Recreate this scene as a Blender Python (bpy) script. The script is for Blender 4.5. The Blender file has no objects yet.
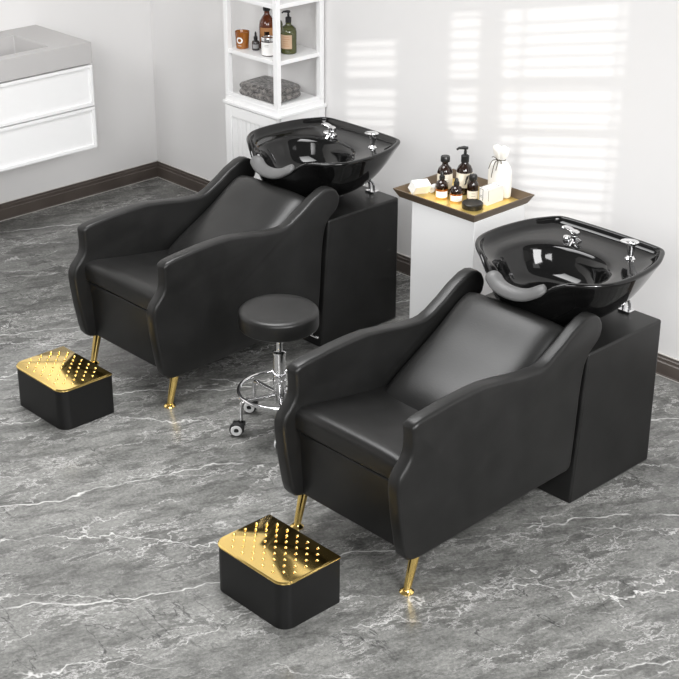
import bpy, bmesh, math, random
from mathutils import Vector, Matrix
random.seed(7)
sc = bpy.context.scene
col = sc.collection
PI = math.pi

# ------------------------------------------------------------------ materials
def mat(name, color, rough=0.5, metal=0.0, spec=0.5, coat=0.0, trans=0.0, ior=1.45, sheen=0.0):
    m = bpy.data.materials.new(name); m.use_nodes = True
    b = m.node_tree.nodes['Principled BSDF']
    b.inputs['Base Color'].default_value = (*color, 1)
    b.inputs['Roughness'].default_value = rough
    b.inputs['Metallic'].default_value = metal
    b.inputs['Specular IOR Level'].default_value = spec
    b.inputs['Coat Weight'].default_value = coat
    b.inputs['Transmission Weight'].default_value = trans
    b.inputs['IOR'].default_value = ior
    b.inputs['Sheen Weight'].default_value = sheen
    return m
def N(m, t, **kw):
    n = m.node_tree.nodes.new(t)
    for k, v in kw.items():
        if hasattr(n, k): setattr(n, k, v)
    return n
def L(m, a, b): m.node_tree.links.new(a, b)
def bsdf(m): return m.node_tree.nodes['Principled BSDF']
def noise_bump(m, scale, strength, dist=0.002, detail=4):
    tc = N(m, 'ShaderNodeTexCoord'); n = N(m, 'ShaderNodeTexNoise'); bp = N(m, 'ShaderNodeBump')
    n.inputs['Scale'].default_value = scale; n.inputs['Detail'].default_value = detail
    bp.inputs['Strength'].default_value = strength; bp.inputs['Distance'].default_value = dist
    L(m, tc.outputs['Object'], n.inputs['Vector']); L(m, n.outputs['Fac'], bp.inputs['Height']); L(m, bp.outputs['Normal'], bsdf(m).inputs['Normal'])
    return n
def mottle(m, c1, c2, scale, detail=4):
    tc = N(m, 'ShaderNodeTexCoord'); n = N(m, 'ShaderNodeTexNoise'); r = N(m, 'ShaderNodeValToRGB')
    n.inputs['Scale'].default_value = scale; n.inputs['Detail'].default_value = detail
    r.color_ramp.elements[0].position = .35; r.color_ramp.elements[1].position = .65
    r.color_ramp.elements[0].color = (*c1, 1); r.color_ramp.elements[1].color = (*c2, 1)
    L(m, tc.outputs['Object'], n.inputs['Vector']); L(m, n.outputs['Fac'], r.inputs['Fac']); L(m, r.outputs['Color'], bsdf(m).inputs['Base Color'])

M = {}
M['leather'] = mat('black_leather', (.02, .02, .02), .37, spec=.42)
noise_bump(M['leather'], 160, .18, .002, 5); mottle(M['leather'], (.009, .009, .0087), (.0135, .0133, .013), 9)
M['gloss'] = mat('gloss_black_ceramic', (.004, .004, .004), .07, spec=.5)
M['gel'] = mat('grey_gel', (.105, .105, .105), .42)
M['gold'] = mat('polished_gold', (1.0, .72, .25), .11, 1.0)
M['chrome'] = mat('chrome', (.82, .82, .83), .1, 1.0)
M['black_plastic'] = mat('black_plastic', (.012, .012, .012), .35)
M['box_black'] = mat('black_painted', (.007, .007, .007), .42, spec=.4); noise_bump(M['box_black'], 220, .06)
M['white'] = mat('white_lacquer', (.86, .86, .86), .35)
M['white_gloss'] = mat('white_gloss', (.82, .82, .82), .12)
M['stone'] = mat('pale_stone_top', (.50, .49, .485), .4)
M['baseboard'] = mat('dark_brown_wood', (.045, .033, .028), .35); mottle(M['baseboard'], (.075, .060, .052), (.10, .082, .071), 6)
M['edge_highlight'] = mat('baseboard_highlight', (.62, .6, .57), .3, .2)  # pale colour that paints the highlight lines on the baseboard
M['tray'] = mat('bronze_tray', (.135, .098, .064), .4, .15)
M['tray_gold'] = mat('gold_tray_floor', (.92, .68, .22), .3, .7)
M['amber'] = mat('dark_amber_glass', (.014, .006, .003), .05, spec=.6, coat=.4)
M['amber2'] = mat('orange_amber_glass', (.28, .075, .012), .06, spec=.5, coat=.3)
M['honey'] = mat('honey_glass_base', (.62, .36, .10), .08, spec=.5, coat=.3)
M['green'] = mat('olive_glass', (.06, .065, .018), .06, coat=.4)
M['label'] = mat('cream_label', (.78, .72, .6), .6)
M['label_w'] = mat('white_label', (.85, .84, .82), .6)
M['label_b'] = mat('tan_label', (.42, .2, .08), .5)
M['ink'] = mat('dark_ink', (.03, .03, .03), .6)
M['grey_ink'] = mat('grey_ink', (.3, .3, .3), .6)
M['cup'] = mat('amber_cup', (.27, .085, .015), .15, coat=.3); mottle(M['cup'], (.22, .065, .01), (.33, .12, .022), 14)
M['grey_glass'] = mat('smoked_glass', (.05, .045, .045), .08, coat=.3)
M['card'] = mat('white_card', (.88, .87, .84), .6)
M['cloth'] = mat('white_cloth', (.88, .86, .82), .9); noise_bump(M['cloth'], 60, .4, .004)
M['cord'] = mat('dark_cord', (.06, .05, .035), .8)
M['towel'] = mat('charcoal_towel', (.09, .08, .075), .95, sheen=.4); noise_bump(M['towel'], 120, 1, .01); mottle(M['towel'], (.02, .017, .016), (.26, .24, .225), 55, 8)
M['wax'] = mat('pale_wax', (.8, .75, .65), .5)
M['silver'] = mat('silver_lid', (.75, .75, .75), .22, 1.0)

def wall_mat(name, c):
    m = mat(name, c, .55); noise_bump(m, 90, .05, .001); return m
M['wall'] = wall_mat('painted_wall', (.80, .79, .785))

def marble():
    m = mat('grey_marble', (.2, .2, .2), .24, spec=.45)
    tc = N(m, 'ShaderNodeTexCoord'); m1 = N(m, 'ShaderNodeMapping'); mp = N(m, 'ShaderNodeMapping')
    m1.inputs['Rotation'].default_value = (0, 0, math.radians(-70)); mp.inputs['Scale'].default_value = (.7, 1.6, 1)
    L(m, tc.outputs['Object'], m1.inputs['Vector']); L(m, m1.outputs['Vector'], mp.inputs['Vector'])
    def noise(scale, detail, rough=.6, dist=0.0):
        n = N(m, 'ShaderNodeTexNoise'); n.inputs['Scale'].default_value = scale; n.inputs['Detail'].default_value = detail
        n.inputs['Roughness'].default_value = rough; n.inputs['Distortion'].default_value = dist
        L(m, mp.outputs['Vector'], n.inputs['Vector']); return n.outputs['Fac']
    def ramp(src, stops):
        r = N(m, 'ShaderNodeValToRGB')
        el = r.color_ramp.elements
        while len(el) < len(stops): el.new(.5)
        for e, (p, c) in zip(el, stops): e.position = p; e.color = (c, c, c*0.985, 1)
        L(m, src, r.inputs['Fac']); return r.outputs['Color']
    def mix(a, b, f, mode='MIX'):
        x = N(m, 'ShaderNodeMix'); x.data_type = 'RGBA'; x.blend_type = mode
        if isinstance(f, float): x.inputs[0].default_value = f
        else: L(m, f, x.inputs[0])
        L(m, a, x.inputs[6])
        if isinstance(b, tuple): x.inputs[7].default_value = b
        else: L(m, b, x.inputs[7])
        return x.outputs[2]
    base = ramp(noise(1.6, 6, .6, .5), [(.3, .118), (.5, .164), (.7, .22)])
    streak = ramp(noise(9, 10, .8, .3), [(.34, .5), (.5, .97), (.66, 1.5)])
    c = mix(base, streak, 1.0, 'MULTIPLY')
    ng = N(m, 'ShaderNodeTexNoise'); ng.inputs['Scale'].default_value = 75; ng.inputs['Detail'].default_value = 6; ng.inputs['Roughness'].default_value = .75
    L(m, m1.outputs['Vector'], ng.inputs['Vector'])
    c = mix(c, ramp(ng.outputs['Fac'], [(.34, .7), (.5, 1.0), (.66, 1.36)]), 1.0, 'MULTIPLY')
    def vein(src, wdt, peak, mask, lo=.46):
        v = ramp(src, [(.5-wdt, 0), (.5, peak), (.5+wdt, 0)])
        k = ramp(mask, [(lo, 0), (lo+.12, 1.0)])
        return mix(v, k, 1.0, 'MULTIPLY')
    def wave(rot, scale, distort, dscale, phase):
        mw = N(m, 'ShaderNodeMapping'); mw.inputs['Rotation'].default_value = (0, 0, math.radians(rot)); mw.inputs['Scale'].default_value = (.7, 1, 1)
        L(m, tc.outputs['Object'], mw.inputs['Vector'])
        w_ = N(m, 'ShaderNodeTexWave'); w_.wave_type = 'BANDS'; w_.bands_direction = 'Y'; w_.wave_profile = 'SAW'
        for k_, v_ in (('Scale', scale), ('Distortion', distort), ('Detail', 6), ('Detail Scale', dscale), ('Detail Roughness', .62), ('Phase Offset', phase)): w_.inputs[k_].default_value = v_
        L(m, mw.outputs['Vector'], w_.inputs['Vector']); return w_.outputs['Fac']
    c = mix(c, (.76, .755, .74, 1), vein(wave(-68, .55, 3.0, 1.1, 1.0), .007, .95, noise(3.2, 7, .75), .42))
    c = mix(c, (.72, .715, .70, 1), vein(wave(-58, .9, 5.0, 1.5, 3.1), .012, .9, noise(2.6, 6, .7), .45))
    c = mix(c, (.68, .67, .66, 1), vein(wave(-80, 1.6, 7.0, 1.6, 5.3), .022, .8, noise(2.2, 6, .7), .47))
    c = mix(c, (.66, .65, .64, 1), vein(noise(9, 9, .74, .2), .018, .8, noise(2.9, 6, .7), .46))
    mpx = N(m, 'ShaderNodeMapping'); mpx.inputs['Rotation'].default_value = (0, 0, math.radians(-20)); mpx.inputs['Scale'].default_value = (.7, 2.2, 1)
    L(m, tc.outputs['Object'], mpx.inputs['Vector'])
    nx = N(m, 'ShaderNodeTexNoise'); nx.inputs['Scale'].default_value = 1.0; nx.inputs['Detail'].default_value = 6; nx.inputs['Roughness'].default_value = .58
    L(m, mpx.outputs['Vector'], nx.inputs['Vector'])
    c = mix(c, (.04, .04, .04, 1), vein(nx.outputs['Fac'], .0035, .85, noise(1.2, 4, .6)))
    L(m, c, bsdf(m).inputs['Base Color'])
    return m
M['marble'] = marble()

# ------------------------------------------------------------------ mesh helpers
def obj(name, verts, faces, m, parent=None, loc=(0, 0, 0), smooth=True, bevel=0, seg=3, angle=35, subsurf=0, rot=None):
    me = bpy.data.meshes.new(name)
    me.from_pydata([tuple(v) for v in verts], [], faces)
    bm = bmesh.new(); bm.from_mesh(me)
    bmesh.ops.recalc_face_normals(bm, faces=bm.faces)
    bm.to_mesh(me); bm.free()
    ms = m if isinstance(m, (list, tuple)) else [m]
    for q in ms: me.materials.append(q)
    if smooth:
        me.polygons.foreach_set('use_smooth', [True]*len(me.polygons))
        if not subsurf: me.set_sharp_from_angle(angle=math.radians(angle))
    o = bpy.data.objects.new(name, me); col.objects.link(o)
    o.location = loc
    if rot: o.rotation_euler = rot
    if parent: o.parent = parent
    if bevel:
        md = o.modifiers.new('bevel', 'BEVEL'); md.width = bevel; md.segments = seg; md.limit_method = 'ANGLE'; md.angle_limit = math.radians(angle); md.harden_normals = False
    if subsurf:
        md = o.modifiers.new('sub', 'SUBSURF'); md.levels = subsurf; md.render_levels = subsurf
    return o
class MB:
    """collects shapes for ONE mesh"""
    def __init__(s): s.v = []; s.f = []
    def add(s, v, f):
        k = len(s.v); s.v += [Vector(p) for p in v]; s.f += [tuple(i+k for i in q) for q in f]; return s
    def box(s, x0, x1, y0, y1, z0, z1, rot=None, c=None):
        v = [Vector(p) for p in ((x0,y0,z0),(x1,y0,z0),(x1,y1,z0),(x0,y1,z0),(x0,y0,z1),(x1,y0,z1),(x1,y1,z1),(x0,y1,z1))]
        if rot is not None:
            c = Vector(c) if c is not None else Vector(((x0+x1)/2,(y0+y1)/2,(z0+z1)/2))
            v = [c + rot @ (p-c) for p in v]
        return s.add(v, [(0,3,2,1),(4,5,6,7),(0,1,5,4),(1,2,6,5),(2,3,7,6),(3,0,4,7)])
    def prism(s, pts, a, b, axis='x'):
        n = len(pts)
        def P(p, w):
            return {'x': (w, p[0], p[1]), 'y': (p[0], w, p[1]), 'z': (p[0], p[1], w)}[axis]
        v = [P(p, a) for p in pts] + [P(p, b) for p in pts]
        return s.add(v, [tuple(range(n))[::-1], tuple(range(n, 2*n))] + [(i, (i+1) % n, (i+1) % n + n, i+n) for i in range(n)])
    def lathe(s, prof, n=32, c=(0,0,0)):
        """profile of (r,z); r=0 closes the end"""
        c = Vector(c); rows = []
        for r, z in prof:
            if r < 1e-6: s.v.append(c+Vector((0,0,z))); rows.append([len(s.v)-1])
            else:
                k = len(s.v)
                s.v += [c+Vector((r*math.cos(2*PI*i/n), r*math.sin(2*PI*i/n), z)) for i in range(n)]; rows.append(list(range(k, k+n)))
        for a, b in zip(rows, rows[1:]):
            for i in range(n):
                j = (i+1) % n
                if len(a) == 1 and len(b) == 1: continue
                if len(a) == 1: s.f.append((a[0], b[i], b[j]))
                elif len(b) == 1: s.f.append((a[i], a[j], b[0]))
                else: s.f.append((a[i], a[j], b[j], b[i]))
        return s
    def tube(s, pts, r, n=12, closed=False, cap=True):
        pts = [Vector(p) for p in pts]; R = r if isinstance(r, (list, tuple)) else [r]*len(pts)
        rings = []; up = None
        for i, p in enumerate(pts):
            if closed: t = (pts[(i+1) % len(pts)] - pts[i-1])
            else: t = pts[min(i+1, len(pts)-1)] - pts[max(i-1, 0)]
            t.normalize()
            if up is None:
                up = Vector((0,0,1)) if abs(t.z) < .9 else Vector((1,0,0))
            a = up - t*up.dot(t); a.normalize(); up = a; b = t.cross(a)
            k = len(s.v)
            s.v += [p + R[i]*(a*math.cos(2*PI*j/n)+b*math.sin(2*PI*j/n)) for j in range(n)]
            rings.append(range(k, k+n))
        m = len(rings)
        for i in range(m if closed else m-1):
            A, B = rings[i], rings[(i+1) % m]
            for j in range(n): s.f.append((A[j], A[(j+1) % n], B[(j+1) % n], B[j]))
        if cap and not closed: s.f.append(tuple(rings[0])[::-1]); s.f.append(tuple(rings[-1]))
        return s
    def loft(s, loops, cap0=False, cap1=False, closed=True):
        n = len(loops[0]); k = len(s.v)
        for lp in loops: s.v += [Vector(p) for p in lp]
        for i in range(len(loops)-1):
            for j in range(n if closed else n-1):
                a = k+i*n+j; b = k+i*n+(j+1) % n
                s.f.append((a, b, b+n, a+n))
        if cap0: s.f.append(tuple(range(k, k+n))[::-1])
        if cap1: s.f.append(tuple(range(k+(len(loops)-1)*n, k+len(loops)*n)))
        return s
    def xf(s, mtx):
        s.v = [mtx @ v for v in s.v]; return s
    def build(s, name, m, parent=None, **kw): return obj(name, s.v, s.f, m, parent, **kw)

def thing(name, label, cat, loc=(0,0,0), rz=0, group=None):
    o = bpy.data.objects.new(name, None); col.objects.link(o); o.empty_display_size = .1
    o.location = loc; o.rotation_euler = (0, 0, rz)
    return tag(o, label, cat, group)
def tag(o, label, cat, group=None):
    o['label'] = label; o['category'] = cat
    if group: o['group'] = group
    return o
def structure(o): o['kind'] = 'structure'; return o
def copy_tree(o, parent=None):
    c = o.copy(); col.objects.link(c)
    if parent: c.parent = parent
    for ch in [q for q in bpy.data.objects if q.parent == o]: copy_tree(ch, c)
    return c
def smooth_closed(pts, k=4):
    """Catmull-Rom through closed control points"""
    out = []; n = len(pts)
    P = [Vector(p) for p in pts]
    for i in range(n):
        p0, p1, p2, p3 = P[i-1], P[i], P[(i+1) % n], P[(i+2) % n]
        for j in range(k):
            t = j/k
            out.append(.5*((2*p1)+(p2-p0)*t+(2*p0-5*p1+4*p2-p3)*t*t+(3*p1-p0-3*p2+p3)*t**3))
    return out
def smooth_open(pts, k=6):
    P = [Vector(p) for p in pts]; P = [2*P[0]-P[1]] + P + [2*P[-1]-P[-2]]; out = []
    for i in range(1, len(P)-2):
        p0, p1, p2, p3 = P[i-1:i+3]
        for j in range(k):
            t = j/k
            out.append(.5*((2*p1)+(p2-p0)*t+(2*p0-5*p1+4*p2-p3)*t*t+(3*p1-p0-3*p2+p3)*t**3))
    out.append(P[-2]); return out

# ------------------------------------------------------------------ room
XL, YB, XR, YF, HW = -4.301, 2.129, 3.6, -6.0, 3.3
structure(MB().box(XL-.06, XR+.06, YF, YB+.06, -.06, 0).build('floor', M['marble'], smooth=False))
structure(MB().box(XL, XR, YB, YB+.06, 0, HW).build('wall_back', M['wall'], smooth=False))
structure(MB().box(XL-.06, XL, YF, YB+.06, 0, HW).build('wall_left', M['wall'], smooth=False))
# right wall with three window openings (outside the frame; the low sun comes through their blinds)
ops = [(-.43, -.06, 1.55, 2.62), (-.60, -.485, 1.97, 2.62), (-.97, -.765, 1.62, 2.50)]
w = MB()
ys = sorted({YF, YB+.06} | {a for o in ops for a in o[:2]})
for a, b in zip(ys, ys[1:]):
    hit = [o for o in ops if o[0] <= a+1e-6 and o[1] >= b-1e-6]
    if not hit: w.box(XR, XR+.03, a, b, 0, HW)
    else: w.box(XR, XR+.03, a, b, 0, hit[0][2]); w.box(XR, XR+.03, a, b, hit[0][3], HW)
structure(w.build('wall_right', M['wall'], smooth=False))
for k, (a, b, z0, z1) in enumerate(ops):
    f = MB()
    for q in ((a-.02, a+.004), (b-.004, b+.02)): f.box(XR-.012, XR, q[0], q[1], z0-.02, z1+.02)
    for q in ((z0-.02, z0+.004), (z1-.004, z1+.02)): f.box(XR-.012, XR, a, b, q[0], q[1])
    if k == 0:
        f.box(XR+.0, XR+.02, a, b, 2.0, 2.04)
    f.box(XR+.0, XR+.02, a, b, 2.24, 2.29)
    win = structure(f.build('window_%d' % (k+1), M['white'], smooth=False))
    sl = MB(); z = z0+.03
    rm = Matrix.Rotation(math.radians(-38), 3, 'Y')
    while z < z1-.02:
        sl.box(XR+.005, XR+.032, a+.002, b-.002, z-.001, z+.001, rot=rm); z += .054
    for yy in ((a+.055, b-.045) if k == 0 else ()):
        sl.box(XR+.034, XR+.036, yy-.006, yy+.006, z0, z1)
    sl.build('blind_slats', M['white'], win, smooth=False)
# baseboards with a stepped profile
prof = [(0,0), (.020,0), (.020,.010), (.017,.012), (.017,.068), (.012,.073), (.012,.088), (.007,.092), (.007,.1036), (0,.1036)]
structure(MB().prism([(YB-d, z) for d, z in prof], XL, XR, 'x').build('baseboard_back', M['baseboard'], angle=20))
structure(MB().prism([(XL+d, z) for d, z in prof], YF, YB, 'y').build('baseboard_left', M['baseboard'], angle=20))
structure(MB().box(XL, XR, YB-.0075, YB, .1036, .1066).box(XL, XR, YB-.021, YB-.019, .002, .0065).build('highlight_strip_1', M['edge_highlight'], smooth=False))  # thin pale strips: painted highlights along baseboard top and foot
structure(MB().box(XL, XL+.0075, YF, YB, .1036, .1066).box(XL+.019, XL+.021, YF, YB, .002, .0065).build('highlight_strip_2', M['edge_highlight'], smooth=False))

# ------------------------------------------------------------------ shampoo chair
W = .66
ARM = [(-.010,.690),(.012,.701),(.05,.708),(.122,.714),(.197,.720),(.28,.723),(.36,.722),(.446,.710),(.557,.690),(.655,.680),(.69,.684),(.725,.697),(.795,.735),(.856,.774),
       (.92,.803),(.955,.809),(.985,.802),(1.008,.785),(1.024,.757),(1.026,.735),(1.018,.706),(1.0,.684),(.972,.664),(.948,.642),(.932,.61),(.922,.56),(.914,.489),(.904,.328),(.893,.205),(.887,.181),(.868,.167),
       (.6,.162),(.3,.150),(.05,.144),(.012,.146),(-.018,.155),(-.036,.178),(-.046,.215),(-.067,.336),(-.077,.42),(-.081,.46),(-.078,.492),(-.066,.517),(-.046,.538),(-.024,.561),(-.013,.586),(-.010,.615),(-.012,.66),(-.014,.678)]
def arm_mesh(x0, x1):
    pts = ARM
    n = len(pts); r = .014
    # inset loops for a soft rounded edge
    def inset(d):
        out = []
        for i in range(n):
            p = Vector(pts[i]); a = (p-Vector(pts[i-1])).normalized(); b = (Vector(pts[(i+1) % n])-p).normalized()
            t = (a+b).normalized(); nn = Vector((t.y, -t.x))  # curve runs clockwise: inward is right
            out.append(p + nn*d)
        return out
    loops = []
    for ang in (90, 67, 45, 22, 0):
        A = math.radians(ang); d = r*(1-math.cos(A)); off = r*(1-math.sin(A))
        loops.append([(x0+off, q.x, q.y) for q in inset(d)])
    loops = [[(x0 + r*(1-math.sin(math.radians(g))), q.x, q.y) for q in inset(r*(1-math.cos(math.radians(g))))] for g in (90, 60, 30, 0)]
    loops += [[(x1 - r*(1-math.sin(math.radians(g))), q.x, q.y) for q in inset(r*(1-math.cos(math.radians(g))))] for g in (0, 30, 60, 90)]
    return MB().loft(loops, True, True)

def pillow(w, l, t, nx=22, ny=26, base=.0, shape=None):
    """rounded cushion in local (x: width, y: length, z: thickness)"""
    top = []
    for j in range(ny+1):
        v = -1+2*j/ny
        for i in range(nx+1):
            u = -1+2*i/nx
            uu = math.sin(u*PI/2); vv = math.sin(v*PI/2)
            e = max(0, (1-abs(uu)**7)) ** .33 * max(0, (1-abs(vv)**7)) ** .33
            h = t*e + (shape(uu, vv)*e if shape else 0)
            top.append((uu*w/2, vv*l/2, base + (1-base/t if t else 0)*h))
    m = MB(); k = (nx+1)*(ny+1); v = list(top) + [(p[0], p[1], -.012) for p in top]
    f = []
    for j in range(ny):
        for i in range(nx):
            a = j*(nx+1)+i; f.append((a, a+1, a+nx+2, a+nx+1)); f.append((a+k, a+nx+1+k, a+nx+2+k, a+1+k))
    for i in range(nx):
        f.append((i, i+k, i+1+k, i+1)); a = ny*(nx+1)+i; f.append((a, a+1, a+1+k, a+k))
    for j in range(ny):
        a = j*(nx+1); b = a+nx+1; f.append((a, b, b+k, a+k)); a += nx; b += nx; f.append((a, a+k, b+k, b))
    return m.add(v, f)

BC = Vector((-.342, 0))
HALF0 = [(0,1.512),(.10,1.511),(.19,1.507),(.245,1.500),(.272,1.482),(.292,1.45),(.325,1.38),(.346,1.29),(.354,1.20),(.350,1.12),(.335,1.06),(.305,1.012),(.265,.972),(.215,.936),(.165,.908),(.12,.894),(.07,.886),(.03,.884)]
HALF = [(a*1.015, 1.19+(b-1.19)*1.02+.004) for a, b in HALF0]
ZT = .908
def rim_loop():
    R = [Vector((BC.x+a, b, 0)) for a, b in HALF]
    Lf = [Vector((BC.x-a, b, 0)) for a, b in HALF[1:]][::-1]
    ctrl = R + [Vector((BC.x, .881, 0))] + Lf
    return smooth_closed(ctrl, 4)
def notch(p):
    """how far the rim dips for the neck at a point of the rim"""
    dx = abs(p.x-BC.x)
    if p.y > 1.03: return 0
    t = max(0, min(1, (.235-dx)/.175)); t = t*t*(3-2*t)
    return .088*t
def make_basin(parent):
    rim = rim_loop(); n = len(rim)
    cen = Vector((BC.x, 1.16, 0))
    zr = [ZT - notch(p) for p in rim]
    def off(d):
        out = []
        for i in range(n):
            t = (rim[(i+1) % n]-rim[i-1]).normalized(); nn = Vector((t.y, -t.x, 0))
            if nn.dot(cen-rim[i]) < 0: nn = -nn
            out.append(rim[i]+nn*d)
        return out
    def ell(cx, cy, rx, ry, z, pw=2.0):
        o = []
        for p in rim:
            d = p-cen; a = math.atan2(d.y/1.0, d.x)
            c, s_ = math.cos(a), math.sin(a)
            k = (abs(c)**pw+abs(s_)**pw)**(-1/pw)
            o.append(Vector((cx+rx*k*c, cy+ry*k*s_, z)))
        return o
    def Z(pts, f): return [Vector((p.x, p.y, f(i))) for i, p in enumerate(pts)]
    def mixl(A, B, t): return [a.lerp(b, t) for a, b in zip(A, B)]
    bot = ell(BC.x, 1.17, .20, .22, .685)
    loops = []
    loops.append(ell(BC.x, 1.17, .14, .15, .668))
    loops.append(bot)
    r0 = Z(off(.012), lambda i: zr[i]-.03)
    # outer shell: bulging blend from the foot of the bowl up to the rim
    for t, b in ((.25, .0), (.5, .0), (.75, .0)):
        q = mixl(bot, r0, t)
        zz = {.25: .09, .5: .27, .75: .57}[t]
        loops.append([Vector((p.x, p.y, .685+(r0[i].z-.685)*zz)) for i, p in enumerate(q)])
    loops.append(r0)
    loops.append(Z(off(.0), lambda i: zr[i]-.014))
    loops.append(Z(off(.0), lambda i: zr[i]-.004))
    loops.append(Z(off(.006), lambda i: zr[i]))
    loops.append(Z(off(.017), lambda i: zr[i]))
    loops.append(Z(off(.023), lambda i: zr[i]-.005))
    loops.append(Z(off(.026), lambda i: zr[i]-.03 if notch(rim[i]) < .02 else zr[i]-.016))
    bt = ell(BC.x, 1.125, .235, .205, .866, 2.3)
    bt2 = ell(BC.x, 1.125, .225, .195, .855, 2.3)
    bz = [min(.866, zr[i]-.018) for i in range(n)]
    loops.append([Vector((p.x*.5+q.x*.5, p.y*.5+q.y*.5, min(.870, zr[i]-.02))) for i, (p, q) in enumerate(zip(off(.030), bt))])
    loops.append([Vector((p.x, p.y, bz[i])) for i, p in enumerate(bt)])
    loops.append([Vector((p.x, p.y, bz[i]-.013)) for i, p in enumerate(bt2)])
    loops.append(ell(BC.x, 1.13, .195, .17, .785, 2.2))
    loops.append(ell(BC.x, 1.13, .16, .14, .745, 2.2))
    loops.append(ell(BC.x, 1.14, .06, .06, .735))
    loops.append(ell(BC.x, 1.14, .012, .012, .733))
    b = MB().loft(loops, True, True).build('basin', M['gloss'], parent, subsurf=1)
    # neck rest: gel pad draped over the dip
    path = [(-.118, .912, .862), (-.10, .902, .850), (-.07, .893, .834), (-.035, .889, .826), (0, .888, .824), (.04, .890, .827), (.08, .896, .838), (.115, .907, .858), (.138, .920, .876)]
    pp = smooth_open([(BC.x+a, y, z) for a, y, z in path], 5)
    loops = []; K = len(pp)
    for i, p in enumerate(pp):
        t = (pp[min(i+1, K-1)]-pp[max(i-1, 0)]).normalized()
        s = i/(K-1); e = min(1, 5*min(s, 1-s)+.45); e = e**.5
        outv = Vector((0, -.80, -.60)); outv = (outv - t*outv.dot(t)).normalized(); upv = t.cross(outv)
        if upv.z < 0: upv = -upv
        lp = []
        for a in range(16):
            A = 2*PI*a/16; c, s_ = math.cos(A), math.sin(A)
            lp.append(p + outv*(.036*e*c+.006) + upv*(.017*e*s_+.003) - Vector((0, 0, .010))*max(0, -c)**2*e)
        loops.append(lp)
    MB().loft(loops, True, True).build('neck_rest', M['gel'], b, subsurf=1)
    # faucet mixer on the back ledge
    fx, fy, fz = -.43, 1.375, .866
    m = MB().lathe([(0,0),(.024,0),(.024,.008),(.018,.012),(.018,.034),(.021,.038),(.021,.05),(.012,.056),(0,.056)], 24, (fx, fy, fz))
    m.lathe([(0,0),(.013,0),(.016,.006),(.016,.018),(.012,.024),(0,.024)], 20, (fx-.035, fy-.006, fz))
    m.tube([(fx-.035, fy-.006, fz+.012), (fx, fy, fz+.024), (fx+.035, fy-.004, fz+.014)], .009, 10)
    m.tube([(fx+.0, fy-.006, fz+.02), (fx+.005, fy-.03, fz+.012), (fx+.006, fy-.042, fz+.0)], .009, 10)
    m.build('faucet', M['chrome'], b)
    m = MB()
    lp = []
    for s, wv, zz in ((0, .010, .052), (.3, .016, .057), (.65, .021, .062), (1, .016, .064)):
        c = Vector((fx-.002-.05*s, fy-.012*s, fz+zz)); 
        lp.append([c+Vector((.15, 1, 0)).normalized()*(wv*math.cos(2*PI*q/12))+Vector((0, 0, 1))*(.005*math.sin(2*PI*q/12)) for q in range(12)])
    m.loft(lp, True, True).build('faucet_lever', M['chrome'], b, subsurf=1)
    # hand sprayer standing in its socket
    sx, sy = -.165, 1.40
    MB().lathe([(0,0),(.021,0),(.023,.006),(.017,.012),(.013,.016),(0,.016)], 24, (sx, sy, fz)).build('spray_socket', M['chrome'], b)
    m = MB().tube([(sx, sy, fz+.012), (sx, sy, fz+.045), (sx-.003, sy, fz+.066)], [.012, .015, .019], 14)
    m.build('spray_neck', M['chrome'], b)
    lp = []
    for s, wv, th in ((-.052, .014, .005), (-.040, .022, .010), (0, .028, .014), (.026, .025, .014), (.040, .016, .008)):
        c = Vector((sx-.006+s*.95, sy-s*.2, fz+.072+s*.15))
        lp.append([c+Vector((.2, 1, 0)).normalized()*(wv*math.cos(2*PI*q/14))+Vector((0, 0, 1))*(th*math.sin(2*PI*q/14)) for q in range(14)])
    MB().loft(lp, True, True).build('spray_head', M['chrome'], b, subsurf=1)
    MB().tube(smooth_open([(sx+.01, sy-.006, fz+.006), (sx+.035, sy-.03, fz-.002), (sx+.03, sy-.06, fz-.008)], 5), .0055, 10).build('spray_hose', M['chrome'], b)
    MB().lathe([(0,.006),(.026,.006),(.03,.003),(.031,0),(0,0)], 24, (BC.x, 1.14, .7345)).build('drain', M['chrome'], b)
    # tilt bracket under the bowl
    m = MB()
    for q in (-.014, .014):
        m.tube(smooth_open([(-.15+q, 1.385, .649), (-.152+q, 1.378, .70), (-.17+q, 1.34, .74)], 4), .007, 10)
    m.box(-.178, -.122, 1.365, 1.405, .6476, .656)
    m.build('tilt_bracket', M['chrome'], b)
    MB().lathe([(0,.6475),(.155,.6475),(.14,.662),(.13,.69),(0,.69)], 36, (BC.x, 1.16, 0)).build('swivel_mount', M['black_plastic'], b)
    return b

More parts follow.
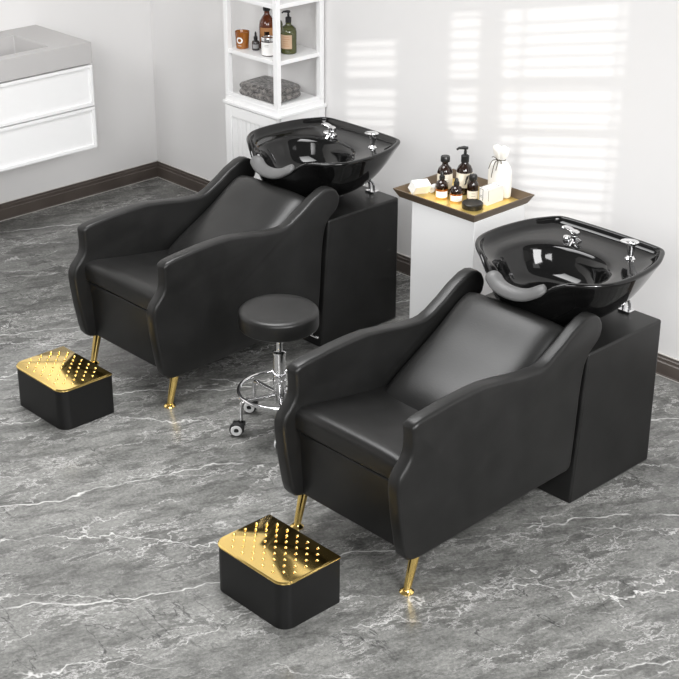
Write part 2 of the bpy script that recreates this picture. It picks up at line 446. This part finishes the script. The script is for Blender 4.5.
def make_chair(label):
    root = thing('shampoo_chair', label, 'salon chair', group='black shampoo chairs')
    # backwash pedestal
    ped = [(.904,0),(1.426,0),(1.426,.6475),(.956,.6475)]
    MB().prism(ped, -W+.004, -.004, 'x').build('pedestal', M['leather'], root, bevel=.010)
    for x0, x1 in ((-.062, 0), (-W, -W+.062)):
        arm_mesh(x0, x1).build('arm_panel', M['leather'], root, angle=60)
    # seat base, with a slim front panel
    MB().prism([(.0,.426),(.016,.150),(.90,.165),(.945,.64),(.88,.68),(.5,.426)], -W+.055, -.055, 'x').build('seat_base', M['leather'], root, bevel=.008)
    # seat cushion: rounded nose, sloping backwards
    prof = smooth_open([(.56,.456),(.30,.486),(.12,.516),(.05,.528),(.010,.530),(-.012,.520),(-.021,.500),(-.021,.470),(-.019,.450),(-.010,.439),(.004,.436)], 4)
    pts = [(p[0], p[1]) for p in [(q.x, q.y) for q in [Vector((a.x, a.y)) for a in [Vector((v.x, v.y)) for v in [Vector((w_[0], w_[1], 0)) for w_ in prof]]]]] + [(.56,.432)]
    lo = []
    for k in range(13):
        u = -1+2*k/12; x = -W/2 + u*(W/2-.058)
        lo.append([(x, p[0], p[1] + (.012*(1-u**4) if p[1] > .48 else 0)) for p in pts])
    MB().loft(lo, True, True).build('seat_cushion', M['leather'], root, angle=50)
    # backrest cushion
    l = .66
    def shp(u, v): return .014*math.cos((v+.55)*PI*1.15)*(1-u*u*.5) + .012*(1-u*u)
    pm = pillow(W-.126, l, .105, shape=shp)
    th = math.atan2(.305, .48)
    mtx = Matrix.Translation((-W/2, .672, .522)) @ Matrix.Rotation(th, 4, 'X')
    pm.xf(mtx).build('backrest', M['leather'], root, angle=60)
    # brass front legs
    for x in (-.031, -W+.037):
        lg = MB().tube([(x, .004, .006), (x+.004, .048, .19)], [.0135, .021], 20).build('leg', M['gold'], root)
        MB().lathe([(0,0),(.027,0),(.027,.004),(.020,.009),(.016,.014),(0,.014)], 24, (x, .004, 0)).build('foot', M['gold'], lg)
    make_basin(root)
    return root
c2 = make_chair('black leather shampoo chair nearest the viewer, behind the front gold-topped footrest, gold legs')
c1 = copy_tree(c2); c1.location = (-1.7236, .2529, 0)
c1['label'] = 'black leather shampoo chair farther back, in front of the white shelf tower'

# ------------------------------------------------------------------ footrests
FW, FL, FH = .384, .274, .196
def foot_outline(d=0, r=.05):
    x0, x1, y0, y1 = d, FW-d, d, FL-d
    pts = []
    for cx, cy, a0 in ((x0+r, y0+r, 180), (x1-r, y0+r, 270)):
        for k in range(9):
            a = math.radians(a0+90*k/8); pts.append((cx+r*math.cos(a), cy+r*math.sin(a)))
    q = .006
    for cx, cy, a0 in ((x1-q, y1-q, 0), (x0+q, y1-q, 90)):
        for k in range(4):
            a = math.radians(a0+90*k/3); pts.append((cx+q*math.cos(a), cy+q*math.sin(a)))
    return pts
def make_footrest(label):
    root = thing('footrest', label, 'footrest', group='gold topped footrests')
    MB().prism(foot_outline(.002), 0, FH-.009, 'z').build('body', M['box_black'], root, bevel=.002, seg=2)
    p = MB()
    A = foot_outline(0); B = foot_outline(.004, .047)
    p.loft([[(x, y, FH-.009) for x, y in A], [(x, y, FH-.004) for x, y in A], [(x, y, FH) for x, y in B]], True, True)
    for r_, y in enumerate([.033+.0268*k for k in range(9)]):
        n = 5 if r_ in (0, 8) else (6 if r_ % 2 else 7)
        for k in range(n):
            x = FW/2-.008 + (k-(n-1)/2)*.0545
            p.lathe([(.0062, -.0003), (.0058, .0018), (.0042, .0036), (.002, .0044), (0, .0046)], 12, (x, y, FH))
    p.build('top_plate', M['gold'], root, angle=40)
    return root
f2 = make_footrest('black footrest with domed gold top nearest the viewer, before the front chair'); f2.location = (-.530, -.487, 0)
f1 = copy_tree(f2); f1.location = (-2.256, -.231, 0)
f1['label'] = 'black footrest with domed gold top at far left, before the rear chair'

# ------------------------------------------------------------------ rolling stool
SX, SY = -1.267, .487
st = thing('rolling_stool', 'round black backless stool on chrome wheeled base between the two chairs', 'stool', (SX, SY, 0))
R = .171
MB().lathe([(0,.488),(R-.008,.488),(R-.002,.492),(R,.498),(R,.552),(R-.003,.560),(R-.010,.566),(R-.025,.5695),(R-.06,.570),(0,.570)], 56).build('seat', M['leather'], st, angle=50)
MB().lathe([(0,.468),(.09,.468),(.09,.488),(0,.488)], 32).build('seat_plate', M['black_plastic'], st)
MB().tube([(.06, .02, .478), (.13, .06, .474), (.165, .075, .465)], .005, 10).build('height_lever', M['chrome'], st)
MB().lathe([(0,.34),(.0145,.34),(.0145,.468),(0,.468)], 24).build('piston', M['chrome'], st)
MB().lathe([(0,.135),(.024,.135),(.027,.14),(.027,.222),(.030,.226),(.030,.236),(.027,.24),(.027,.355),(.030,.357),(.030,.368),(.022,.372),(0,.372)], 28).build('column', M['chrome'], st)
MB().tube([(.178*math.cos(2*PI*k/56), .178*math.sin(2*PI*k/56), .185) for k in range(56)], .0085, 12, closed=True).build('foot_ring', M['chrome'], st)
for a in (-110, -38, 34, 106, 178):
    A = math.radians(a); d = Vector((math.cos(A), math.sin(A), 0)); U = Vector((0, 0, 1))
    MB().tube(smooth_open([d*.02+U*.165, d*.10+U*.163, d*.155+U*.163, d*.173+U*.155, d*.180+U*.13, d*.181+U*.062], 5), .0095, 12).build('leg', M['chrome'], st)
    # each caster has swivelled its own way; the wheel trails behind the stem
    A2 = math.radians({-110: -133, -38: -70, 34: 10, 106: 150, 178: 215}[a])
    stem = d*.181; d = Vector((math.cos(A2), math.sin(A2), 0)); sd = Vector((-d.y, d.x, 0))
    c = stem + d*.020 + U*.031
    cs = MB()
    cs.box(-.040, .014, -.013, .013, .024, .036).box(-.034, .016, -.017, -.013, -.008, .030).box(-.034, .016, .013, .017, -.008, .030)
    rm = Matrix(((d.x, sd.x, 0), (d.y, sd.y, 0), (0, 0, 1)))
    cs.lathe([(0,.03),(.011,.03),(.011,.046),(0,.046)], 14, (-.020, 0, 0))
    cs.v = [rm @ v + c for v in cs.v]
    caster = cs.build('caster', M['black_plastic'], st, bevel=.003, seg=2)
    wv = MB().lathe([(0,-.011),(.025,-.011),(.030,-.008),(.031,0),(.030,.008),(.025,.011),(0,.011)], 28)
    rw = Matrix(((d.x, 0, sd.x), (d.y, 0, sd.y), (0, 1, 0)))
    wv.v = [rw @ v + c for v in wv.v]; wv.build('wheel', M['black_plastic'], caster)
    hub = MB().lathe([(.0125,-.0195),(.0225,-.0195),(.0245,-.017),(.0245,.017),(.0225,.0195),(.0125,.0195),(.0105,.017),(.0105,-.017),(.0125,-.0195)], 24)
    hub.v = [rw @ v + c for v in hub.v]; hub.build('wheel_ring', M['white'], caster)

# ------------------------------------------------------------------ plinth, tray and what stands on it
tag(MB().box(-1.44, -1.052, 1.468, 1.815, 0, .758).build('display_plinth', M['white_gloss'], bevel=.003, seg=2, smooth=True),
    'plain white square plinth under the bronze tray, between the two chairs', 'plinth')
tx0, tx1, ty0, ty1 = -1.542, -1.034, 1.444, 1.858
def rect(d, z): return [(tx0+d, ty0+d, z), (tx1-d, ty0+d, z), (tx1-d, ty1-d, z), (tx0+d, ty1-d, z)]
tr = thing('serving_tray', 'square bronze tray with flared sides and gold floor on the white plinth', 'tray', (0, 0, 0))
MB().loft([rect(.022, .7582), rect(0, .797), rect(0, .8), rect(.006, .8), rect(.027, .7625)], True, True).build('tray_rim', M['tray'], tr, smooth=False)
MB().box(tx0+.028, tx1-.028, ty0+.028, ty1-.028, .7622, .7648).build('tray_floor', M['tray_gold'], tr, smooth=False)
TZ = .765
CAMDIR = math.radians(-43)
def label_patch(r, z0, z1, span=75, a0=CAMDIR, n=20, name='label', m=None, parent=None):
    b = MB(); s = math.radians(span)
    lo = [[((r+.0006)*math.cos(a0-s+2*s*k/n), (r+.0006)*math.sin(a0-s+2*s*k/n), z) for k in range(n+1)] for z in (z0, z1)]
    return b.loft(lo, closed=False).build(name, m, parent)
def text_lines(r, z0, z1, rows, parent, m=None, a0=CAMDIR):
    b = MB()
    for k in range(rows):
        z = z1-(z1-z0)*(k+.5)/rows; s = math.radians(random.uniform(16, 30)); h = .0011
        b.loft([[((r+.0012)*math.cos(a0-s+2*s*q/8), (r+.0012)*math.sin(a0-s+2*s*q/8), zz) for q in range(9)] for zz in (z-h, z+h)], closed=False)
    return b.build('label_print', m or M['grey_ink'], parent)
def pump_top(parent, z, sc_=1.0, a=math.radians(-133)):
    s = sc_
    MB().lathe([(0,z),(.019*s,z),(.019*s,z+.03*s),(.014*s,z+.034*s),(.0075*s,z+.036*s),(.0075*s,z+.05*s),(.006*s,z+.05*s),(.006*s,z+.062*s),(0,z+.062*s)], 24).build('pump_collar', M['black_plastic'], parent)
    d = Vector((math.cos(a), math.sin(a), 0)); U = Vector((0, 0, 1))
    MB().tube([d*-.012*s+U*(z+.066*s), d*.006*s+U*(z+.068*s), d*.03*s+U*(z+.066*s), d*.040*s+U*(z+.058*s)], [.007*s, .0085*s, .006*s, .0045*s], 12).build('pump_nozzle', M['black_plastic'], parent)

bt = thing('shampoo_bottle', 'tall dark amber bottle with round black cap and cream label at rear left of tray', 'bottle', (-1.403, 1.647, TZ))
r = .036
MB().lathe([(0,0),(r-.003,0),(r,.004),(r,.100),(r-.002,.112),(r-.007,.124),(r-.016,.133),(.0155,.138),(.014,.142),(.014,.154),(0,.154)], 32).build('bottle_body', M['amber'], bt)
MB().lathe([(0,.154),(.021,.154),(.022,.156),(.022,.176),(.019,.181),(0,.182)], 32).build('cap', M['black_plastic'], bt)
lb = label_patch(r, .03, .10, 80, m=M['label'], parent=bt); text_lines(r, .045, .09, 4, lb)

pb = thing('pump_bottle', 'tall dark amber pump bottle with black nozzle and cream label at rear of tray', 'bottle', (-1.3415, 1.715, TZ))
r = .039
MB().lathe([(0,0),(r-.003,0),(r,.004),(r,.100),(r-.002,.115),(r-.01,.133),(r-.02,.142),(.017,.147),(.015,.152),(0,.152)], 32).build('bottle_body', M['amber'], pb)
pump_top(pb, .152)
lb = label_patch(r, .035, .105, 80, m=M['label'], parent=pb)
# black leaf-like mark on the label
mk = MB()
for da, z0, z1, wv in ((.06, .058, .095, .10), (.22, .075, .098, .09), (.30, .045, .075, .12), (-.02, .05, .066, .09)):
    lo = []
    for t in (0, .33, .66, 1):
        ww = wv*math.sin(PI*(.12+.76*t)); aa = CAMDIR+da+.18*t
        lo.append([((r+.0013)*math.cos(aa+q*ww), (r+.0013)*math.sin(aa+q*ww), z0+(z1-z0)*t) for q in (-1, 0, 1)])
    mk.loft(lo, closed=False)
mk.build('label_mark', M['ink'], lb)

def dropper(name, loc, r, h, label):
    d = thing(name, label, 'bottle', (*loc, TZ), group='small dropper bottles')
    MB().lathe([(r*1.003, h*.36), (r, h*.37), (r, h*.40), (r*.99, h*.47), (r*.9, h*.56), (r*.7, h*.63), (r*.42, h*.67), (r*.38, h*.74), (0, h*.74)], 28).build('bottle_shoulder', M['amber'], d)
    MB().lathe([(r*.9985, h*.25), (r*1.002, h*.26), (r*1.002, h*.37)], 28).build('amber_band', M['amber2'], d)
    MB().lathe([(0,0),(r*.93,0),(r,h*.04),(r,h*.26),(0,h*.26)], 28).build('bottle_base', M['honey'], d)
    MB().lathe([(0,h*.72),(r*.44,h*.72),(r*.44,h*.83),(r*.3,h*.85),(r*.27,h*.95),(r*.15,h),(0,h)], 20).build('dropper_cap', M['black_plastic'], d)
    lb = label_patch(r, h*.07, h*.30, 62, m=M['label_w'], parent=d); text_lines(r, h*.1, h*.27, 2, lb)
    return d
dropper('dropper_bottle', (-1.366, 1.588), .030, .128, 'small amber dropper bottle in front of the capped bottle, nearest the white carton')
dropper('dropper_bottle', (-1.288, 1.602), .030, .112, 'shorter small amber dropper bottle right of its twin, behind left of black jar')

mb = thing('oil_bottle', 'medium black bottle with domed cap and cream label beside the white box', 'bottle', (-1.248, 1.670, TZ))
r = .027
MB().lathe([(0,0),(r-.002,0),(r,.003),(r,.070),(r-.003,.084),(r-.010,.094),(.015,.098),(0,.098)], 28).build('bottle_body', M['amber'], mb)
MB().lathe([(0,.098),(.0185,.098),(.0195,.100),(.0195,.116),(.016,.123),(0,.125)], 28).build('cap', M['black_plastic'], mb)
lb = label_patch(r, .012, .05, 70, m=M['label'], parent=mb); text_lines(r, .02, .045, 2, lb)

r = .049
jr = thing('jar', 'flat round black jar lying at the front corner of the tray', 'jar', (-1.176, 1.590, TZ))
MB().lathe([(0,0),(r-.003,0),(r-.001,.003),(r-.001,.011),(0,.011)], 36).build('jar_body', M['black_plastic'], jr)
MB().lathe([(0,.011),(r,.011),(r,.024),(r-.003,.027),(r-.008,.026),(0,.026)], 36).build('lid', M['black_plastic'], jr)

def carton(name, label, x0, x1, y0, y1, h, loc, rot=(0,0,0)):
    t = tag(MB().box(x0, x1, y0, y1, 0, h).build(name, M['card'], bevel=.0008, seg=1, loc=loc, rot=rot), label, 'box')
    return t
bx = carton('gift_box', 'upright white carton with thin dark outline in front of the cloth bag', -.027, .027, -.055, .055, .076, (-1.172, 1.714, TZ))
e = MB(); q = .0011
e.box(-.0240, -.0240+2*q, -.0556, -.0548, .018, .073).box(-.004, -.004+2*q, -.0556, -.0548, .018, .073).box(-.024, -.002, -.0556, -.0548, .071, .0732)
e.box(.0265, .0275, -.052, -.052+2*q, .020, .074)
e.box(-.024, .022, -.050, -.050+2*q, .0755, .0765).box(-.024, -.024+2*q, -.050, .03, .0755, .0765).box(.018, .018+2*q, -.050, .046, .0755, .0765).box(-.02, .018, .03, .03+2*q, .0755, .0765)
for z in (.040, .033): e.box(-.021, -.007, -.0556, -.0548, z-.0008, z+.0008)
e.build('outline_print', M['ink'], bx, smooth=False)
wc = carton('soap_carton', 'small white carton tipped against the left rim of the tray', -.024, .024, -.045, .045, .05, (-1.468, 1.535, TZ+.0215), (math.radians(-6), math.radians(30), math.radians(-14)))
tb = tag(MB().tube([(0, -.03, 0), (0, .02, 0), (0, .042, 0)], [.014, .014, .008], 16).build('cream_tube', M['card'], loc=(-1.455, 1.625, TZ+.0145), rot=(0, 0, math.radians(30))),
    'small white tube lying beside the tipped carton, left of the bottles', 'tube')
# drawstring bag
bg = thing('drawstring_bag', 'white cloth pouch tied with dark cord at the back of the tray', 'bag', (-1.200, 1.803, TZ))
ctr = [(0,.0),(.010,.0),(.056,.027),(.060,.029)]
lo = []
for z, a, b in ((0, .058, .020), (.004, .064, .023), (.05, .066, .024), (.10, .066, .024), (.14, .064, .024), (.162, .048, .021), (.173, .027, .016), (.178, .021, .014), (.186, .024, .016), (.20, .033, .02), (.218, .040, .022), (.232, .041, .020), (.24, .036, .014)):
    lp = []
    for k in range(40):
        A = 2*PI*k/40; f = 1 + (.10*math.sin(7*A+.6)+.05*math.sin(11*A)) * max(0, min(1, (z-.12)/.05))
        cx, sy_ = math.cos(A), math.sin(A); pw = 2.8
        q = (abs(cx)**pw+abs(sy_)**pw)**(-1/pw)
        lp.append((a*q*cx*f, b*q*sy_*f, z + (.006*math.sin(5*A+1) if z > .22 else 0)))
    lo.append(lp)
MB().loft(lo, True, True).build('pouch', M['cloth'], bg, subsurf=1, )
cd = MB()
cd.tube([(.0245*math.cos(2*PI*k/24), .0175*math.sin(2*PI*k/24), .178) for k in range(24)], .0022, 8, closed=True)
for p in ([(0,-.018,.178),(-.02,-.024,.176),(-.032,-.03,.162),(-.042,-.034,.13)], [(0,-.018,.178),(.016,-.026,.184),(.03,-.026,.172),(.02,-.024,.17)], [(0,-.018,.178),(-.012,-.026,.165),(-.022,-.03,.12),(-.026,-.031,.09)], [(0,-.018,.178),(.004,-.026,.165),(-.002,-.03,.13)], [(0,-.018,.178),(-.02,-.025,.19),(-.034,-.024,.186)]):
    cd.tube(smooth_open(p, 4), .0017, 6)
cd.build('cord', M['cord'], bg)

# ------------------------------------------------------------------ shelf tower
sx0, sx1, sy0, sy1 = -3.163, -2.731, 1.775, 2.115
sh = thing('shelf_tower', 'tall white shelf tower with open shelves over a closed cupboard at back wall', 'shelf', (0, 0, 0))
MB().box(sx0, sx1, sy0+.02, sy1, .04, .80).build('cupboard', M['white'], sh, bevel=.002, seg=2)
MB().box(sx0+.03, sx1-.03, sy0+.04, sy1, 0, .04).build('kick_plate', M['white'], sh, smooth=False)
dr = MB().box(sx0+.004, sx1-.004, sy0, sy0+.018, .05, .795).build('door', M['white'], sh, bevel=.002, seg=2)
dp = MB()
x = sx0+.065
fr = MB()
fr.box(sx0+.004, sx0+.055, sy0-.009, sy0, .05, .795).box(sx1-.055, sx1-.004, sy0-.009, sy0, .05, .795)
fr.box(sx0+.055, sx1-.055, sy0-.009, sy0, .735, .795).box(sx0+.055, sx1-.055, sy0-.009, sy0, .05, .11)
fr.build('door_frame', M['white'], dr, bevel=.002, seg=2)
while x < sx1-.075:
    dp.box(x, x+.033, sy0-.004, sy0, .11, .735); x += .037
dp.build('beaded_panel', M['white'], dr, bevel=.002, seg=2)
sp = MB()
sp.box(sx1, sx1+.006, sy0+.02, sy0+.07, .04, .80).box(sx1, sx1+.006, sy1-.05, sy1, .04, .80).box(sx1, sx1+.006, sy0+.07, sy1-.05, .74, .80)
sp.build('side_frame', M['white'], sh, bevel=.0015, seg=2)
MB().box(sx0-.012, sx1+.012, sy0-.014, sy1+.008, .80, .818).build('ledge', M['white'], sh, bevel=.003, seg=2)
pw = .030
lf = MB().box(sx0, sx1, sy0, sy1, .818, .846).build('shelf_floor', M['white'], sh, bevel=.002, seg=2)
for q in ((sx1-.016, sx1-.002, sy0+pw, sy1-pw), (sx0+pw, sx1-pw, sy0+.002, sy0+.016)): MB().box(q[0], q[1], q[2], q[3], .846, .866).build('rail', M['white'], sh, smooth=False)
for px, py in ((sx0, sy0), (sx1-pw, sy0), (sx0, sy1-pw), (sx1-pw, sy1-pw)):
    MB().box(px, px+pw, py, py+pw, .846, 1.72).build('post', M['white'], sh, bevel=.002, seg=2)
for z in (1.084, 1.382):
    MB().box(sx0+.006, sx1-.006, sy0+.006, sy1, z, z+.022).build('shelf_board', M['white'], sh, bevel=.0015, seg=2)
MB().box(sx0-.012, sx1+.012, sy0-.012, sy1+.008, 1.72, 1.745).build('top_board', M['white'], sh, bevel=.003, seg=2)

# folded towel
tw = thing('folded_towel', 'folded charcoal flecked towel on the lower open shelf', 'towel', (-2.962, 1.925, .8462), math.radians(4))
def slab(w_, d_, z0, z1, nose):
    pr = []
    h = (z1-z0)/2
    for k in range(9):
        a = -PI/2-PI*k/8; pr.append((-d_/2+h+h*1.0*math.cos(a), z0+h+h*math.sin(a)))
    for k in range(9):
        a = PI/2-PI*k/8; pr.append((d_/2-h+h*math.cos(a), z0+h+h*math.sin(a)))
    m = MB(); lo = []
    for k in range(15):
        u = -1+2*k/14; e = (1-abs(u)**6)**.3 if abs(u) < 1 else 0
        jig = .003*math.sin(5*u+z0*200)
        lo.append([(u*w_/2, y*(.86+.14*e)+jig, z0+h+(z-z0-h)*(.25+.75*e)) for y, z in pr])
    return m.loft(lo, True, True)
slab(.31, .22, 0, .046, 0).build('lower_fold', M['towel'], tw, subsurf=1)
slab(.305, .215, .036, .082, 0).build('upper_fold', M['towel'], tw, subsurf=1)

SZ = 1.1062
cu = thing('candle', 'amber glass candle tumbler with white ring emblem on the middle shelf', 'candle', (-3.095, 1.848, SZ))
MB().lathe([(0,0),(.030,0),(.034,.003),(.0395,.092),(.0375,.092),(.033,.070),(0,.070)], 36).build('tumbler', M['cup'], cu)
MB().lathe([(0,.0702),(.032,.0702),(.0335,.074),(0,.076)], 28).build('wax', M['wax'], cu)
a0 = CAMDIR-.38
def on_cup(da, z):
    rr = .034+(.0055)*z/.092+.0008; return (rr*math.cos(a0+da), rr*math.sin(a0+da), z)
mk = MB(); n = 28
lo = [[on_cup(s*math.cos(2*PI*k/n)/.036, .048+s*math.sin(2*PI*k/n)) for k in range(n)] for s in (.010, .0175)]
mk.loft(lo)
mk.loft([[on_cup(-.26+.52*k/6, z) for k in range(7)] for z in (.018, .0205)], closed=False)
mk.build('emblem', M['label_w'], cu)

sd = thing('serum_bottle', 'tiny smoked dropper bottle beside the amber candle', 'bottle', (-3.012, 1.872, SZ))
MB().lathe([(0,0),(.019,0),(.021,.003),(.021,.042),(.017,.05),(.008,.054),(.008,.058),(0,.058)], 24).build('bottle_body', M['grey_glass'], sd)
MB().lathe([(0,.056),(.011,.056),(.011,.072),(.006,.075),(.006,.092),(.003,.1),(0,.1)], 20).build('dropper_cap', M['black_plastic'], sd)
lb = label_patch(.021, .012, .034, 50, m=M['grey_ink'], parent=sd)

ab = thing('lotion_bottle', 'tall brown amber bottle with black cap and tan label on the middle shelf', 'bottle', (-2.998, 1.942, SZ))
r = .043
MB().lathe([(0,0),(r-.003,0),(r,.004),(r,.125),(r-.004,.148),(r-.016,.17),(.017,.183),(.014,.19),(.014,.205),(0,.205)], 32).build('bottle_body', mat('brown_amber_glass', (.10, .022, .005), .06, coat=.4), ab)
MB().lathe([(0,.205),(.019,.205),(.021,.215),(.019,.238),(.012,.246),(0,.248)], 28).build('cap', M['black_plastic'], ab)
lb = label_patch(r, .045, .12, 55, m=M['label_b'], parent=ab); label_patch(r+.0008, .065, .1, 18, m=M['amber'], parent=lb, name='label_mark')

gj = thing('lidded_jar', 'squat glass jar with silver lid and white label at front of middle shelf', 'jar', (-2.880, 1.849, SZ))
r = .039
MB().lathe([(0,0),(r-.003,0),(r,.004),(r,.082),(0,.082)], 32).build('jar_body', M['amber'], gj)
MB().lathe([(0,.082),(r+.001,.082),(r+.001,.094),(r-.003,.099),(r-.012,.099),(r-.014,.096),(0,.096)], 32).build('lid', M['silver'], gj)
lb = label_patch(r, .006, .076, 58, m=M['label_w'], parent=gj, a0=CAMDIR-.25); text_lines(r, .05, .066, 2, lb, a0=CAMDIR-.25)

gp = thing('soap_pump_bottle', 'olive green pump bottle with tan label on right of middle shelf', 'bottle', (-2.846, 1.962, SZ))
r = .044
MB().lathe([(0,0),(r-.003,0),(r,.004),(r,.115),(r-.004,.132),(r-.016,.145),(.017,.152),(.015,.158),(.015,.172),(0,.172)], 32).build('bottle_body', M['green'], gp)
pump_top(gp, .165, .85)
lb = label_patch(r, .03, .105, 45, m=mat('buff_label', (.52, .36, .24), .6), parent=gp, a0=CAMDIR-.35); text_lines(r, .04, .1, 5, lb, m=M['label_b'], a0=CAMDIR-.35)

gb = tag(MB().lathe([(0,0),(.031,0),(.033,.003),(.033,.11),(.028,.125),(.014,.135),(.013,.15),(0,.15)], 28).build('green_bottle', M['green'], loc=(-3.035, 2.045, SZ)),
    'plain olive green bottle half hidden behind the front shelf post', 'bottle')

# ------------------------------------------------------------------ floating vanity
vx0, vx1, vy0, vy1, vt = XL+.002, -3.75, .02, 1.312, 1.112
vn = thing('floating_vanity', 'white wall-hung vanity with two framed drawers and stone basin top', 'vanity', (0, 0, 0))
MB().box(vx0, vx1-.025, vy0+.012, vy1-.012, .505, .985).build('carcass', M['white'], vn, smooth=False)
ct = MB()
rx0, rx1, ry0, ry1 = -4.178, -3.822, .24, 1.085
O = [(vx0,vy0),(vx1,vy0),(vx1,vy1),(vx0,vy1)]; I = [(rx0,ry0),(rx1,ry0),(rx1,ry1),(rx0,ry1)]
J = [(rx0+.012,ry0+.05),(rx1-.006,ry0+.05),(rx1-.006,ry1-.006),(rx0+.012,ry1-.006)]
ct.loft([[(x, y, .992) for x, y in O], [(x, y, vt) for x, y in O], [(x, y, vt) for x, y in I], [(x, y, vt-.105) for x, y in J]], True, True)
ct.build('basin_top', M['stone'], vn, bevel=.003, seg=2)
for z0, z1 in ((.752, .985), (.508, .744)):
    d = MB().box(vx1-.025, vx1-.012, vy0+.006, vy1-.004, z0, z1).build('drawer', M['white'], vn, smooth=False)
    f = MB(); a, b = vy0+.006, vy1-.004; t = .018
    f.box(vx1-.013, vx1, a, b, z1-t, z1).box(vx1-.013, vx1, a, b, z0, z0+t).box(vx1-.013, vx1, a, a+t, z0+t, z1-t).box(vx1-.013, vx1, b-t, b, z0+t, z1-t)
    f.build('drawer_frame', M['white'], d, bevel=.0015, seg=2)

# ------------------------------------------------------------------ light
wd = bpy.data.worlds.new('studio'); sc.world = wd; wd.use_nodes = True
nt = wd.node_tree; bgn = nt.nodes['Background']
bgn.inputs['Strength'].default_value = .37
tcw = nt.nodes.new('ShaderNodeTexCoord'); sep = nt.nodes.new('ShaderNodeSeparateXYZ'); rp = nt.nodes.new('ShaderNodeValToRGB')
rp.color_ramp.elements[0].position = .0; rp.color_ramp.elements[0].color = (1.1, 1.09, 1.07, 1)
rp.color_ramp.elements[1].position = .9; rp.color_ramp.elements[1].color = (.45, .45, .45, 1)
nt.links.new(tcw.outputs['Generated'], sep.inputs[0]); nt.links.new(sep.outputs['Z'], rp.inputs['Fac']); nt.links.new(rp.outputs['Color'], bgn.inputs['Color'])
def area(name, loc, target, size, power, sy=None):  # soft area lamps, unseen, added to brighten chairs, walls and floor
    l = bpy.data.lights.new(name, 'AREA'); l.energy = power; l.size = size; l.shape = 'RECTANGLE'; l.size_y = sy or size
    o = bpy.data.objects.new(name, l); col.objects.link(o); o.location = loc
    o.rotation_euler = (Vector(target)-Vector(loc)).to_track_quat('-Z', 'Y').to_euler(); return o
area('side_softbox', (2.9, -.6, 2.9), (-.6, .5, .3), 1.5, 158)
area('front_softbox', (2.2, -3.6, 3.1), (.2, -.2, .2), 1.6, 125)
area('wall_softbox', (1.6, .6, 3.1), (-.4, 2.1, 1.0), .9, 4)
area('left_softbox', (-1.6, -2.6, 3.2), (-4.3, .6, 1.5), 1.2, 17).data.spread = math.radians(75)
area('rear_softbox', (-1.75, .45, 3.25), (-1.4, .3, 0), 1.6, 43).data.spread = math.radians(105)
sun = bpy.data.lights.new('sun', 'SUN'); sun.energy = 2.0; sun.angle = math.radians(.25); sun.color = (1, .985, .95)
so = bpy.data.objects.new('sun', sun); col.objects.link(so); so.location = (6, -1.5, 4)
so.rotation_euler = Vector((-1, .5, -.212)).to_track_quat('-Z', 'Y').to_euler()

# ------------------------------------------------------------------ camera
cam = bpy.data.cameras.new('camera'); co = bpy.data.objects.new('camera', cam); col.objects.link(co)
f, yaw, pitch, roll, ppx, ppy = 1495.7385, .8218, -.4277, -.0013, 322.674, 317.6629
co.location = (3.0637, -3.2858, 3.143)
F = Vector((-math.sin(yaw)*math.cos(pitch), math.cos(yaw)*math.cos(pitch), math.sin(pitch)))
Rr = Vector((math.cos(yaw), math.sin(yaw), 0)); Uu = Rr.cross(F)
c_, s_ = math.cos(roll), math.sin(roll)
R2 = Rr*c_+Uu*s_; U2 = Uu*c_-Rr*s_
co.matrix_world = Matrix(((R2.x, U2.x, -F.x, co.location.x), (R2.y, U2.y, -F.y, co.location.y), (R2.z, U2.z, -F.z, co.location.z), (0, 0, 0, 1)))
cam.sensor_width = 36; cam.lens = f/679*36; cam.sensor_fit = 'HORIZONTAL'
cam.shift_x = (339.5-ppx)/679; cam.shift_y = (ppy-339.5)/679
cam.clip_end = 50
sc.camera = co
sc.view_settings.view_transform = 'Standard'; sc.view_settings.look = 'None'
sc.view_settings.exposure = 0; sc.view_settings.gamma = 1
sc.cycles.max_bounces = 8
